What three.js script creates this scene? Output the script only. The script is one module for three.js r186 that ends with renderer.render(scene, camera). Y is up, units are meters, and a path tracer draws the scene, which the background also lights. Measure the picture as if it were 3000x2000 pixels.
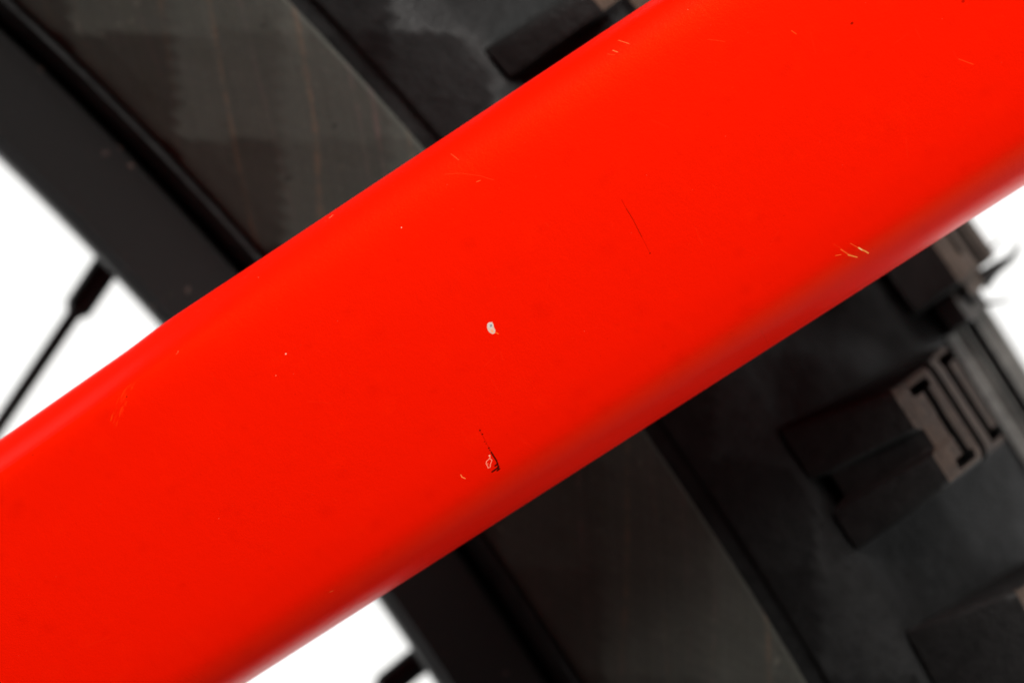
import * as THREE from 'three';
import { RectAreaLightUniformsLib } from 'three/addons/lights/RectAreaLightUniformsLib.js';
import { RoundedBoxGeometry } from 'three/addons/geometries/RoundedBoxGeometry.js';
import { mergeGeometries, mergeVertices, toCreasedNormals } from 'three/addons/utils/BufferGeometryUtils.js';
import { Brush, Evaluator, SUBTRACTION } from 'three-bvh-csg';

// ---------------------------------------------------------------- camera, exposure, lamps
const W0 = 1024, H0 = 682;
const renderer = new THREE.WebGLRenderer({ antialias: true });
renderer.setSize(W0, H0);
renderer.toneMapping = THREE.LinearToneMapping;
renderer.toneMappingExposure = 1;
renderer.shadowMap.enabled = true;
const scene = new THREE.Scene();
scene.background = new THREE.Color(0x060606);          // unlit studio behind the photographer

const Y0 = 0.59;                                        // height of the lens axis above the floor
const DIST = 450;                                       // mm from the lens to the red tube
const PX = 0.03;                                        // mm per photograph pixel on the red tube
const camera = new THREE.PerspectiveCamera(2 * Math.atan(1000 * PX / DIST) * 180 / Math.PI, W0 / H0, 0.02, 20);
camera.position.set(0, Y0, DIST / 1000);
camera.lookAt(0, Y0, 0);
camera.focus = DIST / 1000 + 0.0005;
camera.userData.fStop = 16;
scene.add(camera);

RectAreaLightUniformsLib.init();
const KEY = 14.6, BACK = 9.5, FILL = 1.7;
function softbox(label, w, h, pos, target, L, tint) {
  const g = new THREE.Group(); g.name = numbered('softbox'); scene.add(g);
  g.userData = { label, category: 'softbox' };
  g.position.set(...pos); g.lookAt(...target);
  const c = new THREE.Color().setRGB(...tint);
  const face = new THREE.Mesh(new THREE.PlaneGeometry(w, h), new THREE.MeshStandardMaterial({ color: 0x222222, emissive: c, emissiveIntensity: 0.6 }));
  face.name = 'diffuser'; g.add(face);
  const shell = new THREE.Mesh(new THREE.CylinderGeometry(Math.hypot(w, h) / 2, 0.06, 0.22, 4, 1, true).rotateY(Math.PI / 4), new THREE.MeshStandardMaterial({ color: 0x0b0b0b, roughness: 0.9, side: THREE.DoubleSide }));
  shell.geometry.rotateX(Math.PI / 2); shell.geometry.scale(w / Math.hypot(w, h) * Math.SQRT2, h / Math.hypot(w, h) * Math.SQRT2, 1); shell.geometry.translate(0, 0, -0.115);
  shell.name = 'shell'; shell.castShadow = shell.receiveShadow = true; g.add(shell);
  const lamp = new THREE.RectAreaLight(c, L, w, h);
  lamp.name = 'lamp_light'; lamp.position.set(0, 0, 0.006); lamp.rotation.y = Math.PI; g.add(lamp);
}
const used = {};
function numbered(n) { const k = used[n] = (used[n] ?? -1) + 1; return k ? `${n}_${String(k).padStart(3, '0')}` : n; }
softbox('square softbox above and in front of the bicycle, out of frame', 0.5, 0.5, [0.1, Y0 + 0.62, 0.38], [0, Y0, -0.01], KEY, [1, 0.97, 0.93]);
softbox('dim softbox added near the floor to the right to brighten the tube from below, out of frame', 0.74, 0.6, [0.62, 0.32, 0.15], [0, Y0, -0.01], FILL, [1, 0.98, 0.95]);  // added fill lamp, unseen: lifts the rolled lower edge of the tube
softbox('tall softbox left of the white backdrop, turned to it, out of frame', 0.35, 1.1, [-0.95, Y0 + 0.1, -0.45], [-0.1, Y0, -1.35], BACK, [1, 1, 1]);
softbox('tall softbox right of the white backdrop, turned to it, out of frame', 0.35, 1.1, [0.95, Y0 + 0.1, -0.45], [0.1, Y0, -1.35], BACK, [1, 1, 1]);

// ---------------------------------------------------------------- helpers
let seed = 7;
const rnd = () => { seed = (seed * 1664525 + 1013904223) >>> 0; return seed / 4294967296; };
const rr = (a, b) => a + (b - a) * rnd();
const sst = (a, b, x) => { x = Math.min(1, Math.max(0, (x - a) / (b - a))); return x * x * (3 - 2 * x); };
const mm = 0.001;
function mesh(name, geo, mat, parent, label) {
  const m = new THREE.Mesh(geo, mat); m.name = name; m.castShadow = m.receiveShadow = true;
  if (label) m.userData.label = label;
  parent.add(m); return m;
}
function canvasTex(w, h, draw, srgb = true, wrap = false) {
  const c = document.createElement('canvas'); c.width = w; c.height = h;
  draw(c.getContext('2d'), w, h);
  const t = new THREE.CanvasTexture(c);
  if (srgb) t.colorSpace = THREE.SRGBColorSpace;
  t.magFilter = THREE.LinearFilter;
  t.wrapS = t.wrapT = wrap ? THREE.RepeatWrapping : THREE.ClampToEdgeWrapping;
  return t;
}
// grey noise (two scales) for grain: values around 1
function noiseTex(size, coarse, amount, mid = 0.8) {
  const d = new Uint8Array(size * size * 4);
  const grid = n => { const g = []; for (let i = 0; i < n * n; i++) g.push(rnd()); return (x, y) => {
    x *= n; y *= n; const i = Math.floor(x), j = Math.floor(y), u = sst(0, 1, x - i), v = sst(0, 1, y - j), q = (a, b) => g[((b % n + n) % n) * n + (a % n + n) % n];
    return (q(i, j) * (1 - u) + q(i + 1, j) * u) * (1 - v) + (q(i, j + 1) * (1 - u) + q(i + 1, j + 1) * u) * v; }; };
  const a = grid(coarse), b = grid(coarse * 4), c = grid(coarse * 13);
  for (let y = 0; y < size; y++) for (let x = 0; x < size; x++) {
    const v = mid + amount * ((a(x / size, y / size) - 0.5) * 0.7 + (b(x / size, y / size) - 0.5) * 0.7 + (c(x / size, y / size) - 0.5) * 0.8);
    const k = (y * size + x) * 4; d[k] = d[k + 1] = d[k + 2] = 255 * Math.min(1, Math.max(0, v)); d[k + 3] = 255;
  }
  const t = new THREE.DataTexture(d, size, size); t.magFilter = THREE.LinearFilter; t.wrapS = t.wrapT = THREE.RepeatWrapping; t.needsUpdate = true; return t;
}

// ---------------------------------------------------------------- backdrop: one white sheet, upright and swept forward over the floor
{
  const prof = [[3.0, -1.5]];
  const Rb = 0.35;
  for (let i = 0; i <= 16; i++) { const a = Math.PI * (1 + i / 32); prof.push([Rb + Rb * Math.sin(a), -1.5 + Rb + Rb * Math.cos(a)]); }
  prof.push([0, -0.85]);
  const pos = [], idx = [];
  prof.forEach(([y, z]) => pos.push(-2, y, z, 2, y, z));
  for (let i = 0; i < prof.length - 1; i++) { const a = i * 2; idx.push(a, a + 2, a + 1, a + 1, a + 2, a + 3); }
  const g = new THREE.BufferGeometry(); g.setAttribute('position', new THREE.Float32BufferAttribute(pos, 3)); g.setIndex(idx); g.computeVertexNormals();
  const b = mesh('backdrop', g, new THREE.MeshStandardMaterial({ color: new THREE.Color().setRGB(0.86, 0.86, 0.85), roughness: 0.95, side: THREE.DoubleSide }), scene);
  b.userData = { kind: 'structure', label: 'plain white studio backdrop behind the bicycle' };
  const f = mesh('floor', new THREE.BoxGeometry(4, 0.05, 3.2), new THREE.MeshStandardMaterial({ color: new THREE.Color().setRGB(0.16, 0.16, 0.16), roughness: 0.9 }), scene);
  f.position.set(0, -0.029, 0.6); f.userData = { kind: 'structure', label: 'grey studio floor below the picture' };
}

// ---------------------------------------------------------------- the wheel's frame of reference
// (CX, CY): where the axle lies, in photograph pixels; radii are given in the same pixels and turned into mm for their depth
const CX = -6704, CY = 7315;
const scaleAt = z => PX * (DIST - z) / DIST;
const at = (px, py, z) => [(px - 1500) * scaleAt(z), (1000 - py) * scaleAt(z), z];      // mm, from the lens axis
const ZREF = -28, axle = at(CX, CY, ZREF);
const DIR = [Math.cos(38 * Math.PI / 180), Math.sin(38 * Math.PI / 180)];
function R(r, z) { const p = at(CX + r * DIR[0], CY - r * DIR[1], z); return Math.hypot(p[0] - axle[0], p[1] - axle[1]); }
const ZM = -55;                                          // middle plane of the wheel

const bike = new THREE.Group(); bike.name = 'bicycle'; scene.add(bike);
bike.position.set(axle[0] * mm, 0, ZM * mm);
bike.userData = { label: 'red bicycle in front of the white backdrop, chipped frame tube crossing its black knobbly wheel', category: 'bicycle' };
const AX = [0, Y0 + axle[1] * mm, -ZM * mm];             // the axle in the bicycle's own frame (z = 0 of the tube's front face)
const toBike = (x, y, z) => [x * mm - bike.position.x, Y0 + y * mm, z * mm - bike.position.z];

const angles = (() => { const a = []; for (let t = 20; t <= 56; t += 0.2) a.push(t); for (let t = 58; t < 380; t += 2) a.push(t); a.push(380); return a; })();
function revolve(profile, { closed = false, crease = 0.5, mirror = false } = {}) {
  let pr = profile.map(([r, z]) => [R(r, z), z]);
  if (mirror) pr = pr.concat(pr.slice(0, -1).reverse().map(([r, z], i, a) => [r, 2 * ZM - z]));
  if (closed) pr = pr.concat([pr[0]]);
  const pos = [], uv = [], idx = [], n = pr.length; let L = 0;
  const len = pr.map((p, i) => (i ? L += Math.hypot(p[0] - pr[i - 1][0], p[1] - pr[i - 1][1]) : 0));
  for (const t of angles) { const c = Math.cos(t * Math.PI / 180), s = Math.sin(t * Math.PI / 180);
    pr.forEach(([r, z], i) => { pos.push(r * c * mm, r * s * mm, (z - ZM) * mm); uv.push((50 - t) * Math.PI / 180 * 330 * mm, len[i] * mm); }); }
  for (let i = 0; i < angles.length - 1; i++) for (let j = 0; j < n - 1; j++) { const a = i * n + j, b = a + n; idx.push(a, a + 1, b, b, a + 1, b + 1); }
  let g = new THREE.BufferGeometry();
  g.setAttribute('position', new THREE.Float32BufferAttribute(pos, 3)); g.setAttribute('uv', new THREE.Float32BufferAttribute(uv, 2)); g.setIndex(idx);
  return toCreasedNormals(g, crease);
}
function smooth(pts, n) {                                // a rounder profile through the points
  const c = new THREE.CatmullRomCurve3(pts.map(([r, z]) => new THREE.Vector3(r / 30, z, 0)), false, 'centripetal');
  return c.getPoints(n).map(p => [p.x * 30, p.y]);
}

// ---------------------------------------------------------------- materials of the wheel
const lin = (r, g, b) => new THREE.Color().setRGB(r, g, b);
const grain = noiseTex(512, 24, 0.55, 0.75);
const grainUV = grain.clone(); grainUV.repeat.set(40, 40); grainUV.needsUpdate = true;
const rubber = new THREE.MeshPhysicalMaterial({ specularIntensity: 0.4, color: lin(0.0125, 0.0128, 0.013), roughness: 0.46, map: grainUV, bumpMap: grainUV, bumpScale: 0.00006 });
const knobMat = new THREE.MeshPhysicalMaterial({ specularIntensity: 0.35, vertexColors: true, roughness: 0.55, map: grainUV, bumpMap: grainUV, bumpScale: 0.00009 });
const black = new THREE.MeshPhysicalMaterial({ specularIntensity: 0.4, color: lin(0.012, 0.0115, 0.0115), roughness: 0.5 });

// ---------------------------------------------------------------- rim
const rimTex = canvasTex(2048, 128, (c, w, h) => {
  c.fillStyle = '#1b1b1b'; c.fillRect(0, 0, w, h);
  for (let i = 0; i < 900; i++) { c.fillStyle = `rgba(${rr(60, 110) | 0},${rr(50, 90) | 0},${rr(45, 85) | 0},${rr(0.03, 0.14)})`; c.beginPath(); c.arc(rr(0, w), rr(0, h), rr(0.4, 2.4), 0, 7); c.fill(); }
  for (let i = 0; i < 22; i++) { c.fillStyle = `rgba(150,118,108,${rr(0.2, 0.45)})`; c.beginPath(); c.ellipse(rr(0, w), rr(0, h), rr(2, 5), rr(2, 4), rr(0, 3), 0, 7); c.fill(); }
}, true, true);
rimTex.repeat.set(1 / 0.18, 1 / 0.012);
const rimMat = new THREE.MeshPhysicalMaterial({ specularIntensity: 0.35, color: 0xffffff, map: rimTex, roughness: 0.55 });
const rim = mesh('rim', revolve([[9700, ZM], [9705, -48], [9780, -41], [9850, -38.5], [9866, -36.5], [9868, -34.6], [9861, -33.5], [9845, -33.1], [9632, -33.6], [9604, -34.7], [9592, -38], [9587, -48], [9584, ZM]], { mirror: false, crease: 0.7 }), rimMat, bike);
{ // the far half of the rim
  const far = rim.geometry.clone(); far.scale(1, 1, -1);
  const ix = far.attributes.position.array; for (const k of ['position', 'normal', 'uv']) { const at_ = far.attributes[k], n = at_.itemSize; for (let i = 0; i < at_.count; i += 3) for (let j = 0; j < n; j++) { const a = at_.array[(i + 1) * n + j]; at_.array[(i + 1) * n + j] = at_.array[(i + 2) * n + j]; at_.array[(i + 2) * n + j] = a; } }
  rim.geometry = mergeGeometries([rim.geometry, far]);
}
rim.position.set(...AX.slice(0, 2), 0);
rim.userData.label = 'black rim with dusty specks';

// ---------------------------------------------------------------- spokes, each with its nipple
function spoke(thetaDeg, nipR, px0, py0, px1, py1, label) {
  // from the rim at (px0, py0) towards (px1, py1), in the wheel's middle plane
  const a = new THREE.Vector3(...toBike(...at(px0, py0, ZM + 1))), b = new THREE.Vector3(...toBike(...at(px1, py1, ZM + 1)));
  const d = b.clone().sub(a).normalize(), q = new THREE.Quaternion().setFromUnitVectors(new THREE.Vector3(0, 1, 0), d);
  const s = mesh('spoke', new THREE.CylinderGeometry(0.00072, 0.00072, 0.26, 20, 1).translate(0, 0.13 + 0.0035, 0), black, bike, label);
  s.position.copy(a); s.quaternion.copy(q);
  const prof = [[0, -3], [1.42, -3], [1.45, 0.2], [1.42, 3.9], [1.38, 4.2], [1.2, 4.45], [0.98, 4.65], [0.84, 4.95], [0, 4.97]].map(([r, y]) => new THREE.Vector2(r * mm, y * mm));
  mesh('nipple', new THREE.LatheGeometry(prof, 28), black, s);
}
spoke(42.9, 9551, 296, 800, -90, 1374, 'black spoke at the left of the red tube, with its nipple');
spoke(34.3, 9564, 1225, 1936, 640, 2404, 'black spoke below the red tube, cut by the lower edge of the picture');

// ---------------------------------------------------------------- tyre
const shoulder = smooth([[10575, -26.3], [10640, -25.8], [10735, -25.6], [10795, -26.0], [10842, -26.9], [10885, -28.6], [10940, -30.2], [11060, -33.0], [11200, -37.2], [11370, -43.2], [11436, -45.8], [11446, -46.0], [11456, -47.2], [11480, -49], [11492, ZM]], 46);
const tyre = mesh('tyre', revolve([[9876, -44], [9880, -36], [9888, -33.0], [9902, -31.6], [9925, -31.0], [9944, -31.2], [9952, -31.8], [10440, -28.1], [10504, -26.7], [10508, -26.9], [10550, -27.1], [10558, -27.0], [10568, -26.5], ...shoulder], { mirror: true, crease: 0.6 }), rubber, bike, 'black knobbly tyre with a grey fabric sidewall');
tyre.position.set(...AX.slice(0, 2), 0);

const wallTex = canvasTex(2048, 256, (c, w, h) => {       // 0.18 m along the tyre, 0.022 m across (bead at the canvas bottom)
  c.fillStyle = 'rgb(53,54,50)'; c.fillRect(0, 0, w, h);
  const mx = w / 0.18, my = h / 0.022;
  for (let i = 0; i < 420; i++) { const v = rr(0, 1) > 0.5; const x = rr(0, w), y = rr(0, h), r = rr(4, 34); const g = c.createRadialGradient(x, y, 0, x, y, r); const col = v ? '82,80,74' : '38,38,33'; g.addColorStop(0, `rgba(${col},${rr(0.05, 0.2)})`); g.addColorStop(1, `rgba(${col},0)`); c.fillStyle = g; c.fillRect(x - r, y - r, 2 * r, 2 * r); }
  // casing threads: fine, crossing in two directions
  for (const [sgn, al] of [[1, 0.07], [-1, 0.05]]) for (let x = -h * 3; x < w + h * 3; x += rr(2.6, 4.2)) { c.strokeStyle = rnd() > 0.5 ? `rgba(96,92,84,${al * rr(0.3, 1)})` : `rgba(20,20,18,${al * rr(0.3, 1)})`; c.lineWidth = rr(0.7, 1.6); c.beginPath(); c.moveTo(x, 0); c.lineTo(x + sgn * h * 1.7 * mx / my, h); c.stroke(); }
  // rusty brown threads showing through, running down towards the rim
  for (let x = -700; x < w; x += rr(40, 120)) {
    const col = rnd() > 0.45 ? [108, 76, 58] : [92, 70, 68], al = rr(0.14, 0.55); let px = x + rr(-10, 10), py = 0, lean = rr(1.45, 1.85), on = 1;
    const wd = rr(3.2, 6.2);
    while (py < h) { lean += rr(-0.09, 0.08); on = Math.min(1, Math.max(0, on + rr(-0.22, 0.2))); const nx = px + 7 * lean * mx / my, ny = py + 7 + rr(-0.6, 0.6); c.strokeStyle = `rgba(${col},${al * on * rr(0.25, 1)})`; c.lineWidth = wd * rr(0.6, 1.3); c.beginPath(); c.moveTo(px, py); c.lineTo(nx, ny); c.stroke(); px = nx + rr(-0.8, 0.8); py = ny; }
  }
  for (let i = 0; i < 16000; i++) { c.fillStyle = rnd() > 0.5 ? `rgba(120,116,106,${rr(0.04, 0.22)})` : `rgba(12,12,10,${rr(0.06, 0.3)})`; c.fillRect(rr(0, w), rr(0, h), rr(0.8, 3.4), rr(0.8, 2)); }
  for (let i = 0; i < 130; i++) { c.fillStyle = rnd() > 0.4 ? `rgba(22,22,20,${rr(0.15, 0.5)})` : `rgba(110,104,94,${rr(0.1, 0.35)})`; c.beginPath(); c.ellipse(rr(0, w), rr(0, h), rr(1.5, 5.5), rr(1.5, 4.5), rr(0, 3), 0, 7); c.fill(); }
}, true, true);
wallTex.repeat.set(1 / 0.18, 1 / 0.022);
const wallMat = new THREE.MeshPhysicalMaterial({ specularIntensity: 0.4, map: wallTex, roughness: 0.85, bumpMap: wallTex, bumpScale: 0.00008 });
mesh('sidewall', revolve(smooth([[9949, -31.6], [9956, -30.6], [9985, -29.7], [10040, -28.9], [10150, -27.8], [10280, -26.8], [10400, -26.1], [10470, -25.75], [10498, -25.75], [10507, -26.0], [10510, -26.7]], 40), { crease: 0.6 }), wallMat, tyre, 'grey worn fabric sidewall with rusty brown threads');

// ---------------------------------------------------------------- tread knobs
// stations: list of rings of [s (mm along the tyre), r (px), z (mm)], lofted, closed and capped, in the frame of a knob standing at the top of the wheel
function loft(rings) {
  const n = rings[0].length, pos = [], idx = [];
  rings.forEach(r => r.forEach(([s, rad, z]) => pos.push(s * mm, R(rad, z) * mm, (z - ZM) * mm)));
  for (let i = 0; i < rings.length - 1; i++) for (let j = 0; j < n; j++) { const a = i * n + j, b = i * n + (j + 1) % n; idx.push(a, b, a + n, b, b + n, a + n); }
  for (const [i, flip] of [[0, true], [rings.length - 1, false]]) {
    const c = pos.length / 3, o = i * n; let x = 0, y = 0, z = 0;
    for (let j = 0; j < n; j++) { x += pos[(o + j) * 3]; y += pos[(o + j) * 3 + 1]; z += pos[(o + j) * 3 + 2]; }
    pos.push(x / n, y / n, z / n);
    for (let j = 0; j < n; j++) { const a = o + j, b = o + (j + 1) % n; flip ? idx.push(c, b, a) : idx.push(c, a, b); }
  }
  const g = new THREE.BufferGeometry(); g.setAttribute('position', new THREE.Float32BufferAttribute(pos, 3)); g.setIndex(idx);
  // outward faces
  const p = g.attributes.position; let vol = 0; const A = new THREE.Vector3(), B = new THREE.Vector3(), C = new THREE.Vector3(), O = new THREE.Vector3().fromBufferAttribute(p, 0);
  for (let i = 0; i < idx.length; i += 3) { A.fromBufferAttribute(p, idx[i]).sub(O); B.fromBufferAttribute(p, idx[i + 1]).sub(O); C.fromBufferAttribute(p, idx[i + 2]).sub(O); vol += A.dot(B.cross(C)); }
  if (vol < 0) { for (let i = 0; i < idx.length; i += 3) { const t = idx[i]; idx[i] = idx[i + 1]; idx[i + 1] = t; } g.setIndex(idx); }
  g.computeVertexNormals(); g.setAttribute('uv', new THREE.Float32BufferAttribute(new Float32Array(p.count * 2), 2));
  return g;
}
const ev = new Evaluator(); ev.attributes = ['position', 'normal', 'uv']; ev.useGroups = false;
const mmat = new THREE.MeshBasicMaterial();
// a groove cut into a face: centre (s, r, z), length along the tyre ds, across dt, depth; tilt = direction of the face in (r, z)
function carve(geo, cuts, tiltA) {
  let b = new Brush(geo, mmat); b.updateMatrixWorld();
  for (const [s, rad, z, ds, dt, dep] of cuts) {
    const g = new RoundedBoxGeometry(ds * mm, (dep + 4) * mm, dt * mm, 2, Math.min(ds, dt) * 0.3 * mm).translate(0, (4 - dep) / 2 * mm, 0);
    const q = new Brush(g, mmat); q.position.set(s * mm, R(rad, z) * mm, (z - ZM) * mm); q.rotation.x = tiltA; q.updateMatrixWorld();
    b = ev.evaluate(b, q, SUBTRACTION); b.updateMatrixWorld();
  }
  return b.geometry;
}
const DARK = [0.0125, 0.012, 0.012], WORN = [0.066, 0.042, 0.029];
// worn, dusty brown rubber on the running face, painted sheen on the middle knob flange; clean black rubber elsewhere
function finish(geo, plane, wornOrSheenCol = WORN) {
  let g = geo.index ? geo.toNonIndexed() : geo.clone();
  g = toCreasedNormals(mergeVertices((g.deleteAttribute('normal'), g.deleteAttribute('uv'), g), 1e-7), 0.7);
  const p = g.attributes.position, col = [], uv = [], a = new THREE.Vector3(), b = new THREE.Vector3(), c = new THREE.Vector3(), n = new THREE.Vector3(), m = new THREE.Vector3();
  for (let i = 0; i < p.count; i += 3) {
    a.fromBufferAttribute(p, i); b.fromBufferAttribute(p, i + 1); c.fromBufferAttribute(p, i + 2);
    n.copy(b).sub(a).cross(m.copy(c).sub(a)).normalize();
    let worn = false;
    if (plane) { const d = m.copy(a).add(b).add(c).multiplyScalar(1 / 3).sub(plane.o).dot(plane.n); worn = n.dot(plane.n) > 0.75 && d > -0.0008; }
    for (const v of [a, b, c]) { col.push(...(worn ? wornOrSheenCol : DARK)); const ax = Math.abs(n.x), ay = Math.abs(n.y), az = Math.abs(n.z); uv.push(...(az >= ax && az >= ay ? [v.x, v.y] : ay >= ax ? [v.x, v.z] : [v.z, v.y])); }
  }
  g.setAttribute('color', new THREE.Float32BufferAttribute(col, 3)); g.setAttribute('uv', new THREE.Float32BufferAttribute(uv, 2));
  return g;
}
function place(geo, theta, name, label) {
  const k = mesh(name, geo, knobMat, tyre, label); k.rotation.z = theta * Math.PI / 180 - Math.PI / 2; return k;
}
const Y = (r, z) => R(r, z) * mm, Z = z => (z - ZM) * mm;

// shoulder knobs. inner(f), top(f): radius of the root and of the upper edge of the wall along the knob (f = 0..1)
const ZW = -22.9, ZO = -35.5, RT = 11176, RO = 11384;
const nTop = (() => { const v = new THREE.Vector3(0, Z(ZW) - Z(ZO), Y(RO, ZO) - Y(RT, ZW)).normalize(); return { n: v, o: new THREE.Vector3(0, (Y(RT, ZW) + Y(RO, ZO)) / 2, (Z(ZW) + Z(ZO)) / 2) }; })();
const tiltTop = -Math.atan2(Y(RO, ZO) - Y(RT, ZW), Z(ZW) - Z(ZO)); // turns +y into the face's normal... sign set below
function shoulderKnob(recess, depthR, depthZ, lean = 2.3) {
  const rings = [];
  const fs = [0, 0.012, 0.03, 0.06, 0.1, 0.14, 0.2]; for (const [a, b] of [recess]) fs.push(a - 0.05, a - 0.01, a + 0.035, a + 0.06, (a + b) / 2, b - 0.06, b - 0.035, b + 0.01, b + 0.05); fs.push(0.86, 0.9, 0.94, 0.97, 0.988, 1);
  for (const f of fs) {
    const sRoot = -6.7 + 13.5 * f, sTop = -6.7 + lean + (13 - lean) * f, inR = sst(recess[0] - 0.02, recess[0] + 0.05, f) * (1 - sst(recess[1] - 0.05, recess[1] + 0.02, f));
    const end = f < 0.12 ? 1 - f / 0.12 : f > 0.88 ? (f - 0.88) / 0.12 : 0, e = 2.2 * (1 - Math.sqrt(1 - end * end * 0.98));
    const ri = 10838 + depthR * inR, rt = RT + depthR * 0.36 * inR, zw = ZW + (ZO - ZW) * (rt - RT) / (RO - RT) - depthZ * inR, zr = -26.4 - depthZ * 0.6 * inR;
    rings.push([
      [sRoot, ri - 4, zr - 1.5], [sRoot, ri, zr + 0.35 - 0.3 * e], [sRoot * 0.86 + sTop * 0.14, ri + 30, zr + 0.75 - 0.3 * e],
      [sRoot * 0.12 + sTop * 0.88, rt - 34, zw - 0.16 - 0.5 * e], [sTop, rt - 4, zw - 0.2 - 0.6 * e], [sTop, rt + 12 - 6 * e, zw - 0.75 - 0.5 * e], [sTop, 11296 - 8 * e, -28.5 - 0.4 * e], [sTop, 11316 - 8 * e, -29.7 - 0.4 * e],
      [sTop, RO - 9 - 5 * e, ZO + 0.5], [sTop, RO - 2 - 6 * e, ZO - 0.1], [sTop, RO - 14 - 5 * e, ZO - 0.9], [sTop * 0.7 + sRoot * 0.3, 11300, -42], [sRoot, 10980, -38], [sRoot, 10840, -33]]);
  }
  return loft(rings);
}
function onTop(tau) { return [RT + (RO - RT) * tau, ZW + (ZO - ZW) * tau]; }
const cut = (s, tau, ds, dt, dep = 1.3) => [s, ...onTop(tau), ds, dt, dep];
const topCuts = [
  cut(1.0, 0.54, 13.5, 1.3, 2), cut(1.2, 0.34, 7.4, 1.25, 1.3), cut(1.0, 0.8, 8.2, 1.9, 2),
  cut(-2.8, 0.3, 1.0, 3.6, 1.2), cut(5.1, 0.3, 1.0, 3.6, 1.2), cut(-3.3, 0.86, 1.1, 4.2, 2), cut(5.1, 0.88, 1.1, 4.2, 2)];
const knobTypeA = finish(carve(shoulderKnob([0.42, 0.68], 56, 0), topCuts, -tiltTop), nTop);
const knobTypeC = finish(carve(shoulderKnob([0.42, 0.68], 2, 0.05, 1.2), topCuts, -tiltTop), nTop);
const knobTypeB = finish(carve(shoulderKnob([0.27, 0.52], 10, 3.0, 1.7), topCuts, -tiltTop), nTop);
const START = [41.4 + 3.7 * 2, 41.4 + 3.7, 41.4, 37.68, 33.97, 30.27, 26.6];
START.forEach((t, i) => place(i === 4 || i === 0 ? knobTypeA : i > 4 ? knobTypeC : knobTypeB, t - 1.075, numbered('shoulder_knob'),
  { 2: 'shoulder knob with a bright upper edge and a deep slot, at the top of the picture', 4: 'shoulder knob with two long sipes in its brown worn face', 5: 'dark shoulder knob at the lower right corner' }[i]));

// knobs between the shoulder and the middle of the tread
function blockKnob(s0, s1, prof, bev = 0.5) {            // prof: ring of [r, z]; ends drawn in by bev
  const rc = prof.reduce((a, p) => a + p[0], 0) / prof.length, zc = prof.reduce((a, p) => a + p[1], 0) / prof.length;
  const shr = (k, s) => prof.map(([r, z]) => [s, r + (rc - r) * k * 0.35, z + (zc - z) * k]);
  return loft([shr(0.16, s0), shr(0.04, s0 + bev * 0.35), shr(0, s0 + bev), shr(0, (s0 + s1) / 2), shr(0, s1 - bev), shr(0.04, s1 - bev * 0.35), shr(0.16, s1)]);
}
const zplane = (r0, z0, r1, z1) => ({ n: new THREE.Vector3(0, Z(z0) - Z(z1), Y(r1, z1) - Y(r0, z0)).normalize(), o: new THREE.Vector3(0, (Y(r0, z0) + Y(r1, z1)) / 2, (Z(z0) + Z(z1)) / 2) });
const tiltOf = (r0, z0, r1, z1) => Math.atan2(Y(r1, z1) - Y(r0, z0), Z(z0) - Z(z1));
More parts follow.
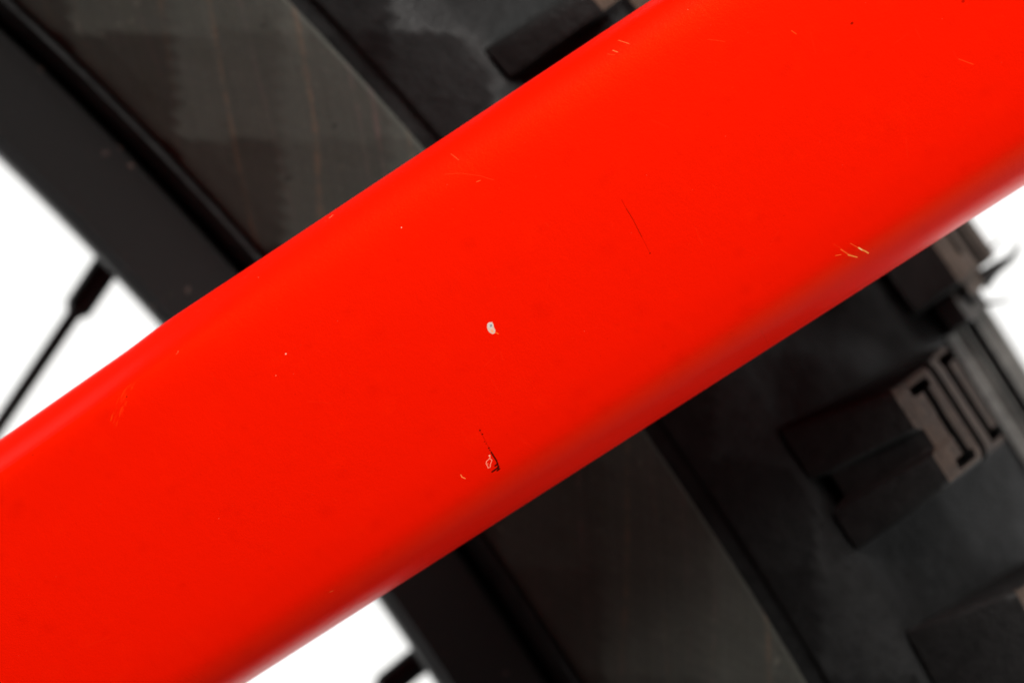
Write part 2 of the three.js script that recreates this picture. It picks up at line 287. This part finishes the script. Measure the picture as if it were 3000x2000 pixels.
{ // transition knob: black wall, brown face with two grooves
  const g0 = blockKnob(-5.5, 8.2, [[11340, -42.5], [11360, -40.4], [11516, -39.5], [11531, -40], [11640, -47.6], [11650, -49.4], [11646, -56], [11400, -56]]);
  const t = tiltOf(11531, -40, 11640, -47.6), on = k => [11531 + 109 * k, -40 - 7.6 * k];
  const g = finish(carve(g0, [[0, ...on(0.36), 12, 1.0, 2], [1.8, ...on(0.66), 13, 1.7, 2.2], [2, ...on(0.9), 14, 0.9, 2]], t), zplane(11531, -40, 11640, -47.6), [0.085, 0.06, 0.045]);
  for (const th of [35.45, 35.45 + 3.7, 35.45 + 7.4, 35.45 - 3.7 * 2]) place(g, th, numbered('tread_knob'));
  // two small lugs below it
  const l1 = finish(blockKnob(-1.6, 1.6, [[11440, -44], [11450, -42.5], [11528, -42], [11538, -42.6], [11592, -47.5], [11594, -51], [11440, -52]], 0.8), zplane(11538, -42.6, 11592, -47.5), [0.11, 0.085, 0.068]);
  place(l1, 34.17, numbered('tread_lug'));
  const l2 = finish(carve(blockKnob(-1.5, 2.0, [[11400, -43.5], [11420, -41.6], [11478, -41.3], [11490, -42], [11552, -47.5], [11554, -51], [11400, -52]], 0.8), [[0.3, 11515, -44.2, 1.2, 2.0, 1.0]], tiltOf(11490, -42, 11552, -47.5)), zplane(11490, -42, 11552, -47.5), [0.07, 0.064, 0.058]);
  place(l2, 33.93, numbered('tread_lug'));
  // long middle knob, stepped, almost edge on; reflected light painted pale on its flange
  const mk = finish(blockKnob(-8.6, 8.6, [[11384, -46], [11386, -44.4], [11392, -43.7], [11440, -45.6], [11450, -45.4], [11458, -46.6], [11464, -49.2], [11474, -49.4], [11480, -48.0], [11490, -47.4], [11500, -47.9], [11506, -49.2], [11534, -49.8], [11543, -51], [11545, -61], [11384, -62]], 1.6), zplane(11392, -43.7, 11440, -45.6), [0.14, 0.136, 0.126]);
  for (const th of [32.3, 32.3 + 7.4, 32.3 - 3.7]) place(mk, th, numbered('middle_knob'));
  // thin moulding hairs
  for (const [x0, y0, x1, y1, w, z] of [[2912, 790, 2990, 712, 0.9, -47], [2884, 736, 2936, 692, 0.3, -50], [2900, 888, 2968, 872, 0.3, -48]]) {
    const thick = w > 0.5, a = new THREE.Vector3(...at(x0, y0, z)), b = new THREE.Vector3(...at(x1, y1, z)), d = b.clone().sub(a), L = d.length();
    const c = new THREE.CatmullRomCurve3([a.clone().addScaledVector(d, -0.5), a, a.clone().addScaledVector(d, 0.55).add(new THREE.Vector3(thick ? 0.22 : 0.1, thick ? -0.3 : -0.12, 0)), b]);
    const tg = new THREE.TubeGeometry(c, 14, 1, 8), p = tg.attributes.position, q = new THREE.Vector3(), ctr = new THREE.Vector3();
    for (let i = 0; i <= 14; i++) { c.getPointAt(i / 14, ctr); for (let j = 0; j <= 8; j++) { const k = i * 9 + j; q.fromBufferAttribute(p, k).sub(ctr).multiplyScalar(w * (1.05 - i / 14)).add(ctr); p.setXYZ(k, (q.x - axle[0]) * mm, (q.y - axle[1]) * mm, (q.z - ZM) * mm); } }
    tg.computeVertexNormals();
    mesh(numbered('rubber_hair'), tg, black, tyre);
  }
}

// ---------------------------------------------------------------- the red frame tube
// its own axes: t along (33 degrees up to the right), v across (downwards), both in photograph pixels; z in mm
const UA = 33 * Math.PI / 180, UX = Math.cos(UA), UY = -Math.sin(UA), NX = Math.sin(UA), NY = Math.cos(UA);
const secR = [[-560, -15.5], [-600, -12.4], [-615, -9.6], [-618, -7.0], [-611, -4.5], [-586, -2.8], [-540, -1.6], [-478, -0.9], [-300, -0.25], [-100, 0], [110, -0.08], [240, -0.38], [322, -0.95], [374, -2.1], [408, -4.1], [426, -7.0], [430, -11], [404, -14.6], [300, -16.2], [-100, -16.6], [-400, -16.5]];
const secL = [[-555, -15.5], [-590, -12.5], [-603, -9.2], [-608, -6.6], [-604, -4.6], [-562, -2.9], [-528, -1.1], [-514, -0.74], [-300, -0.2], [-100, 0], [110, -0.08], [240, -0.38], [322, -0.95], [374, -2.1], [408, -4.1], [426, -7.0], [430, -11], [404, -14.6], [300, -16.2], [-100, -16.6], [-400, -16.5]];
function section(t) {
  const kE = sst(-985, -800, t), kC = sst(-1250, -350, t), taper = t * 0.0085;
  const pts = secL.map((p, i) => { const k = i > 4 && i < 8 ? kC : kE; let v = p[0] + (secR[i][0] - p[0]) * k; v += v < -50 ? -t * 0.009 + (v < -480 ? Math.max(0, -948 - t) * 0.025 : 0) : taper * 0.9; return new THREE.Vector3(v * PX, p[1] + (secR[i][1] - p[1]) * k, 0); });
  const c = new THREE.CatmullRomCurve3(pts, true, 'centripetal'), n = pts.length, out = [];
  for (let i = 0; i < n; i++) { const sub = i > 2 && i < 18 ? 12 : 4; for (let j = 0; j < sub; j++) out.push(c.getPoint((i + j / sub) / n)); }
  return out;
}
const T0 = -2600, T1 = 2600, TN = 150;
const TW = 2048, TH = 1024, TU = 3700;                    // paint canvas: 3700 px of tube length
let arcLen, arcAt;
{
  const s = section(0); let L = 0; const v = [], a = [];
  s.forEach((p, i) => { if (i) L += Math.hypot(p.x - s[i - 1].x, p.y - s[i - 1].y); if (p.y > -14.6 && (i < s.length * 0.85)) { v.push(p.x / PX); a.push(L); } });
  arcLen = L + s[0].distanceTo(s[s.length - 1]);
  const kmin = v.indexOf(Math.min(...v)), kmax = v.indexOf(Math.max(...v));
  arcAt = q => { for (let i = kmin; i < kmax; i++) if (v[i + 1] >= q) return a[i] + (a[i + 1] - a[i]) * Math.max(0, (q - v[i]) / (v[i + 1] - v[i])); return a[kmax]; };
}
// canvas place of a point of the photograph that lies on the tube
const AC = arcLen * 0.5;                                   // the canvas holds the visible half of the girth
const paintXY = (px, py) => { const x = px - 1500, y = py - 1000, t = x * UX + y * UY, v = x * NX + y * NY; return [(t / TU + 0.5) * TW, arcAt(v) / AC * TH]; };
const ANG = UA;                                            // turns photograph directions into canvas directions
const paint = canvasTex(TW, TH, c => {
  c.fillStyle = 'rgb(232,17,0)'; c.fillRect(0, 0, TW, TH);
  const P = (x, y) => paintXY(x, y);
  const line = (pts, col, w) => { c.strokeStyle = col; c.lineWidth = w; c.lineCap = 'round'; c.lineJoin = 'round'; c.beginPath(); pts.forEach((p, i) => { const q = P(...p); i ? c.lineTo(...q) : c.moveTo(...q); }); c.stroke(); };
  const poly = (pts, col) => { c.fillStyle = col; c.beginPath(); pts.forEach((p, i) => { const q = P(...p); i ? c.lineTo(...q) : c.moveTo(...q); }); c.closePath(); c.fill(); };
  const dot = (x, y, r, col) => { const q = P(x, y); c.fillStyle = col; c.beginPath(); c.arc(q[0], q[1], r, 0, 7); c.fill(); };
  // uneven tone of the old paint
  for (let i = 0; i < 700; i++) { const x = rr(0, TW), y = rr(0, TH), r = rr(6, 26), col = rnd() > 0.5 ? '160,0,0' : '255,40,6', g = c.createRadialGradient(x, y, 0, x, y, r); g.addColorStop(0, `rgba(${col},${rr(0.03, 0.09)})`); g.addColorStop(1, `rgba(${col},0)`); c.fillStyle = g; c.fillRect(x - r, y - r, 2 * r, 2 * r); }
  // dust and pinholes
  for (let i = 0; i < 900; i++) { c.fillStyle = rnd() > 0.35 ? `rgba(255,${rr(60, 130) | 0},${rr(20, 90) | 0},${rr(0.08, 0.4)})` : `rgba(110,0,0,${rr(0.1, 0.4)})`; c.beginPath(); c.arc(rr(0, TW), rr(0, TH), rr(0.25, 0.8), 0, 7); c.fill(); }
  for (let i = 0; i < 40; i++) { c.fillStyle = `rgba(255,190,170,${rr(0.3, 0.75)})`; c.beginPath(); c.arc(rr(0, TW), rr(TH * 0.2, TH * 0.8), rr(0.35, 0.75), 0, 7); c.fill(); }
  // faint hairlines
  for (let i = 0; i < 34; i++) { const x = rr(200, 2900), y = 1289 - 0.655 * x + rr(120, 1000), a = rr(0, 6.3), l = rr(14, 80); line([[x, y], [x + Math.cos(a) * l, y + Math.sin(a) * l]], `rgba(255,${rr(60, 100) | 0},30,${rr(0.08, 0.22)})`, 0.7); }
  // the chip down to bare metal
  poly([[1427, 949], [1431, 944], [1442, 942], [1446, 950], [1447, 958], [1452, 967], [1450, 976], [1443, 979], [1434, 974], [1429, 968], [1426, 958]], 'rgb(216,182,166)');
  poly([[1428, 950], [1435, 944], [1443, 946], [1445, 956], [1438, 962], [1430, 958]], 'rgb(206,192,186)');
  poly([[1434, 951], [1441, 949], [1442, 956], [1436, 958]], 'rgb(140,142,148)');
  poly([[1436, 966], [1443, 965], [1447, 972], [1441, 974]], 'rgb(238,160,120)');
  line([[1452, 973], [1460, 978]], 'rgba(255,120,40,0.9)', 1.6);
  // lower chip with a pale outline and black rub marks
  line([[1434, 1336], [1437, 1341], [1433, 1347], [1426, 1353], [1425, 1360], [1429, 1366], [1431, 1373], [1437, 1370], [1438, 1361], [1442, 1350], [1437, 1345]], 'rgb(255,168,140)', 1.5);
  dot(1435, 1336, 1.6, 'rgb(255,190,160)'); dot(1430, 1360, 1.1, 'rgb(255,150,110)');
  for (const [x, y, w] of [[1407, 1262, 2.0], [1414, 1273, 1.8], [1420, 1295, 1.2], [1425, 1301, 1.1], [1433, 1314, 2.0], [1436, 1320, 1.6]]) dot(x, y, w * 0.7, 'rgb(70,4,2)');
  line([[1405, 1259], [1440, 1326]], 'rgba(90,0,0,0.35)', 0.8);
  line([[1440, 1326], [1447, 1338], [1455, 1350], [1460, 1364], [1461, 1378]], 'rgb(66,5,3)', 2.3);
  for (const [x, y] of [[1452, 1366], [1456, 1374], [1449, 1380], [1443, 1384], [1458, 1380]]) line([[x, y], [x + 6, y - 5]], 'rgb(52,5,4)', 3);
  line([[1351, 1393], [1355, 1400], [1364, 1404]], 'rgb(255,150,80)', 1.7);
  // dark hairline scratch
  line([[1824, 589], [1838, 615]], 'rgba(140,0,0,0.6)', 0.8); line([[1838, 615], [1858, 648], [1882, 696]], 'rgb(130,4,0)', 0.9); line([[1882, 696], [1905, 742]], 'rgba(140,0,0,0.45)', 0.8); dot(1905, 742, 1.1, 'rgb(90,0,0)');
  // pale gouges near the lower edge
  line([[2490, 706], [2510, 717], [2522, 723]], 'rgba(255,120,50,0.7)', 1.4); line([[2514, 718], [2526, 725], [2536, 729], [2544, 734]], 'rgb(255,160,80)', 3); line([[2516, 720], [2524, 725]], 'rgb(255,215,150)', 2);
  line([[2462, 724], [2484, 738], [2512, 747]], 'rgba(255,125,50,0.8)', 1.8); line([[2484, 740], [2510, 746]], 'rgb(255,150,70)', 2.4); line([[2446, 742], [2463, 739]], 'rgb(255,120,50)', 1.4);
  line([[2440, 708], [2500, 742]], 'rgba(255,90,30,0.35)', 1);
  // scratches along the upper band
  line([[1321, 449], [1344, 468]], 'rgba(255,150,80,0.5)', 1.1); line([[1302, 510], [1350, 507], [1410, 516], [1447, 528]], 'rgba(255,120,50,0.38)', 0.9); line([[1397, 533], [1408, 529]], 'rgba(255,140,70,0.7)', 1.3);
  line([[1800, 149], [1815, 155]], 'rgba(255,150,85,0.75)', 1.6); line([[1817, 119], [1849, 131]], 'rgba(255,150,80,0.7)', 1.3); line([[1784, 160], [1806, 163]], 'rgba(255,120,50,0.5)', 1);
  line([[958, 633], [971, 624]], 'rgb(255,180,120)', 1.4); line([[2080, 121], [2130, 128]], 'rgba(255,110,40,0.4)', 1); line([[2326, 98], [2340, 108]], 'rgba(255,120,40,0.5)', 1.6);
  line([[2810, 172], [2850, 184]], 'rgba(255,90,30,0.5)', 1.6);
  line([[517, 1025], [519, 1033], [514, 1040]], 'rgba(255,150,100,0.8)', 1); dot(834, 1033, 1.6, 'rgb(255,190,170)'); dot(804, 1095, 1.0, 'rgb(255,150,120)'); dot(1175, 665, 1.2, 'rgb(255,190,170)');
  // scuffed patch on the left
  for (let i = 0; i < 60; i++) { const f = rnd(), x = 398 - f * 52 + rr(-14, 14), y = 1112 + f * 132 + rr(-12, 12), l = rr(6, 26); line([[x, y], [x - l * 0.35, y + l]], `rgba(${rr(225, 255) | 0},${rr(50, 95) | 0},10,${rr(0.1, 0.34)})`, rr(0.7, 2)); }
  dot(380, 1180, 1, 'rgb(80,0,0)'); dot(416, 1114, 0.9, 'rgb(90,0,0)'); dot(100, 1345, 1, 'rgb(120,0,0)');
  // dark spots at the upper right
  dot(2504, 78, 2.6, 'rgb(150,6,0)'); dot(2831, 16, 2.8, 'rgba(170,6,0,0.8)'); dot(2462, 5, 2, 'rgba(165,6,0,0.8)');
  // nicked edges
  for (let i = 0; i < 46; i++) { const f = rnd(), x = 2385 + 290 * f, y = 1055 - (x - 2200) * 0.635 - rr(10, 36); dot(x, y, rr(1.1, 2.4), `rgba(255,${rr(150, 225) | 0},${rr(120, 205) | 0},${rr(0.4, 0.95)})`); }
  for (let i = 0; i < 90; i++) { const x = rr(480, 1890), y = 944 - (x - 478) * 0.668 + rr(5, 16); dot(x, y, rr(0.3, 0.8), `rgba(255,${rr(120, 200) | 0},${rr(90, 160) | 0},${rr(0.2, 0.6)})`); }
  line([[1509, 1482], [1519, 1475], [1532, 1472]], 'rgb(240,120,70)', 1.6); line([[1513, 1486], [1520, 1480]], 'rgb(235,130,90)', 1.4);
  line([[1254, 1640], [1262, 1634], [1268, 1630], [1266, 1638]], 'rgb(225,140,110)', 1.2); line([[1246, 1664], [1262, 1652]], 'rgb(235,170,150)', 1.2); line([[1200, 1644], [1236, 1634], [1246, 1646]], 'rgba(230,130,90,0.7)', 1); line([[968, 1741], [978, 1737]], 'rgb(240,100,50)', 1.4);
});
{
  const pos = [], uv = [], idx = []; let n = 0;
  for (let i = 0; i <= TN; i++) {
    const t = T0 + (T1 - T0) * i / TN, s = section(t); n = s.length + 1;
    const s0 = section(0); let L = 0;
    for (let j = 0; j < n; j++) { const p = s[j % s.length], q = s0[j % s.length], o = s0[(j - 1 + s.length) % s.length]; if (j) L += Math.hypot(q.x - o.x, q.y - o.y);
      pos.push((t * PX * UX + p.x * NX) * mm - bike.position.x, Y0 - (t * PX * UY + p.x * NY) * mm, p.y * mm - bike.position.z); uv.push(t / TU + 0.5, 1 - L / AC); }
  }
  for (let i = 0; i < TN; i++) for (let j = 0; j < n - 1; j++) { const a = i * n + j, b = a + n; idx.push(a, a + 1, b, b, a + 1, b + 1); }
  const g = new THREE.BufferGeometry(); g.setAttribute('position', new THREE.Float32BufferAttribute(pos, 3)); g.setAttribute('uv', new THREE.Float32BufferAttribute(uv, 2)); g.setIndex(idx);
  g.computeVertexNormals();
  const peel = grain.clone(); peel.repeat.set(9, 3); peel.needsUpdate = true;
  const m = new THREE.MeshPhysicalMaterial({ map: paint, bumpMap: peel, bumpScale: 0.000012, roughness: 0.37, specularIntensity: 1, specularColor: lin(1, 0.15, 0) });
  mesh('frame_tube', g, m, bike, 'glossy red frame tube with paint chips and scratches');
}

renderer.render(scene, camera);
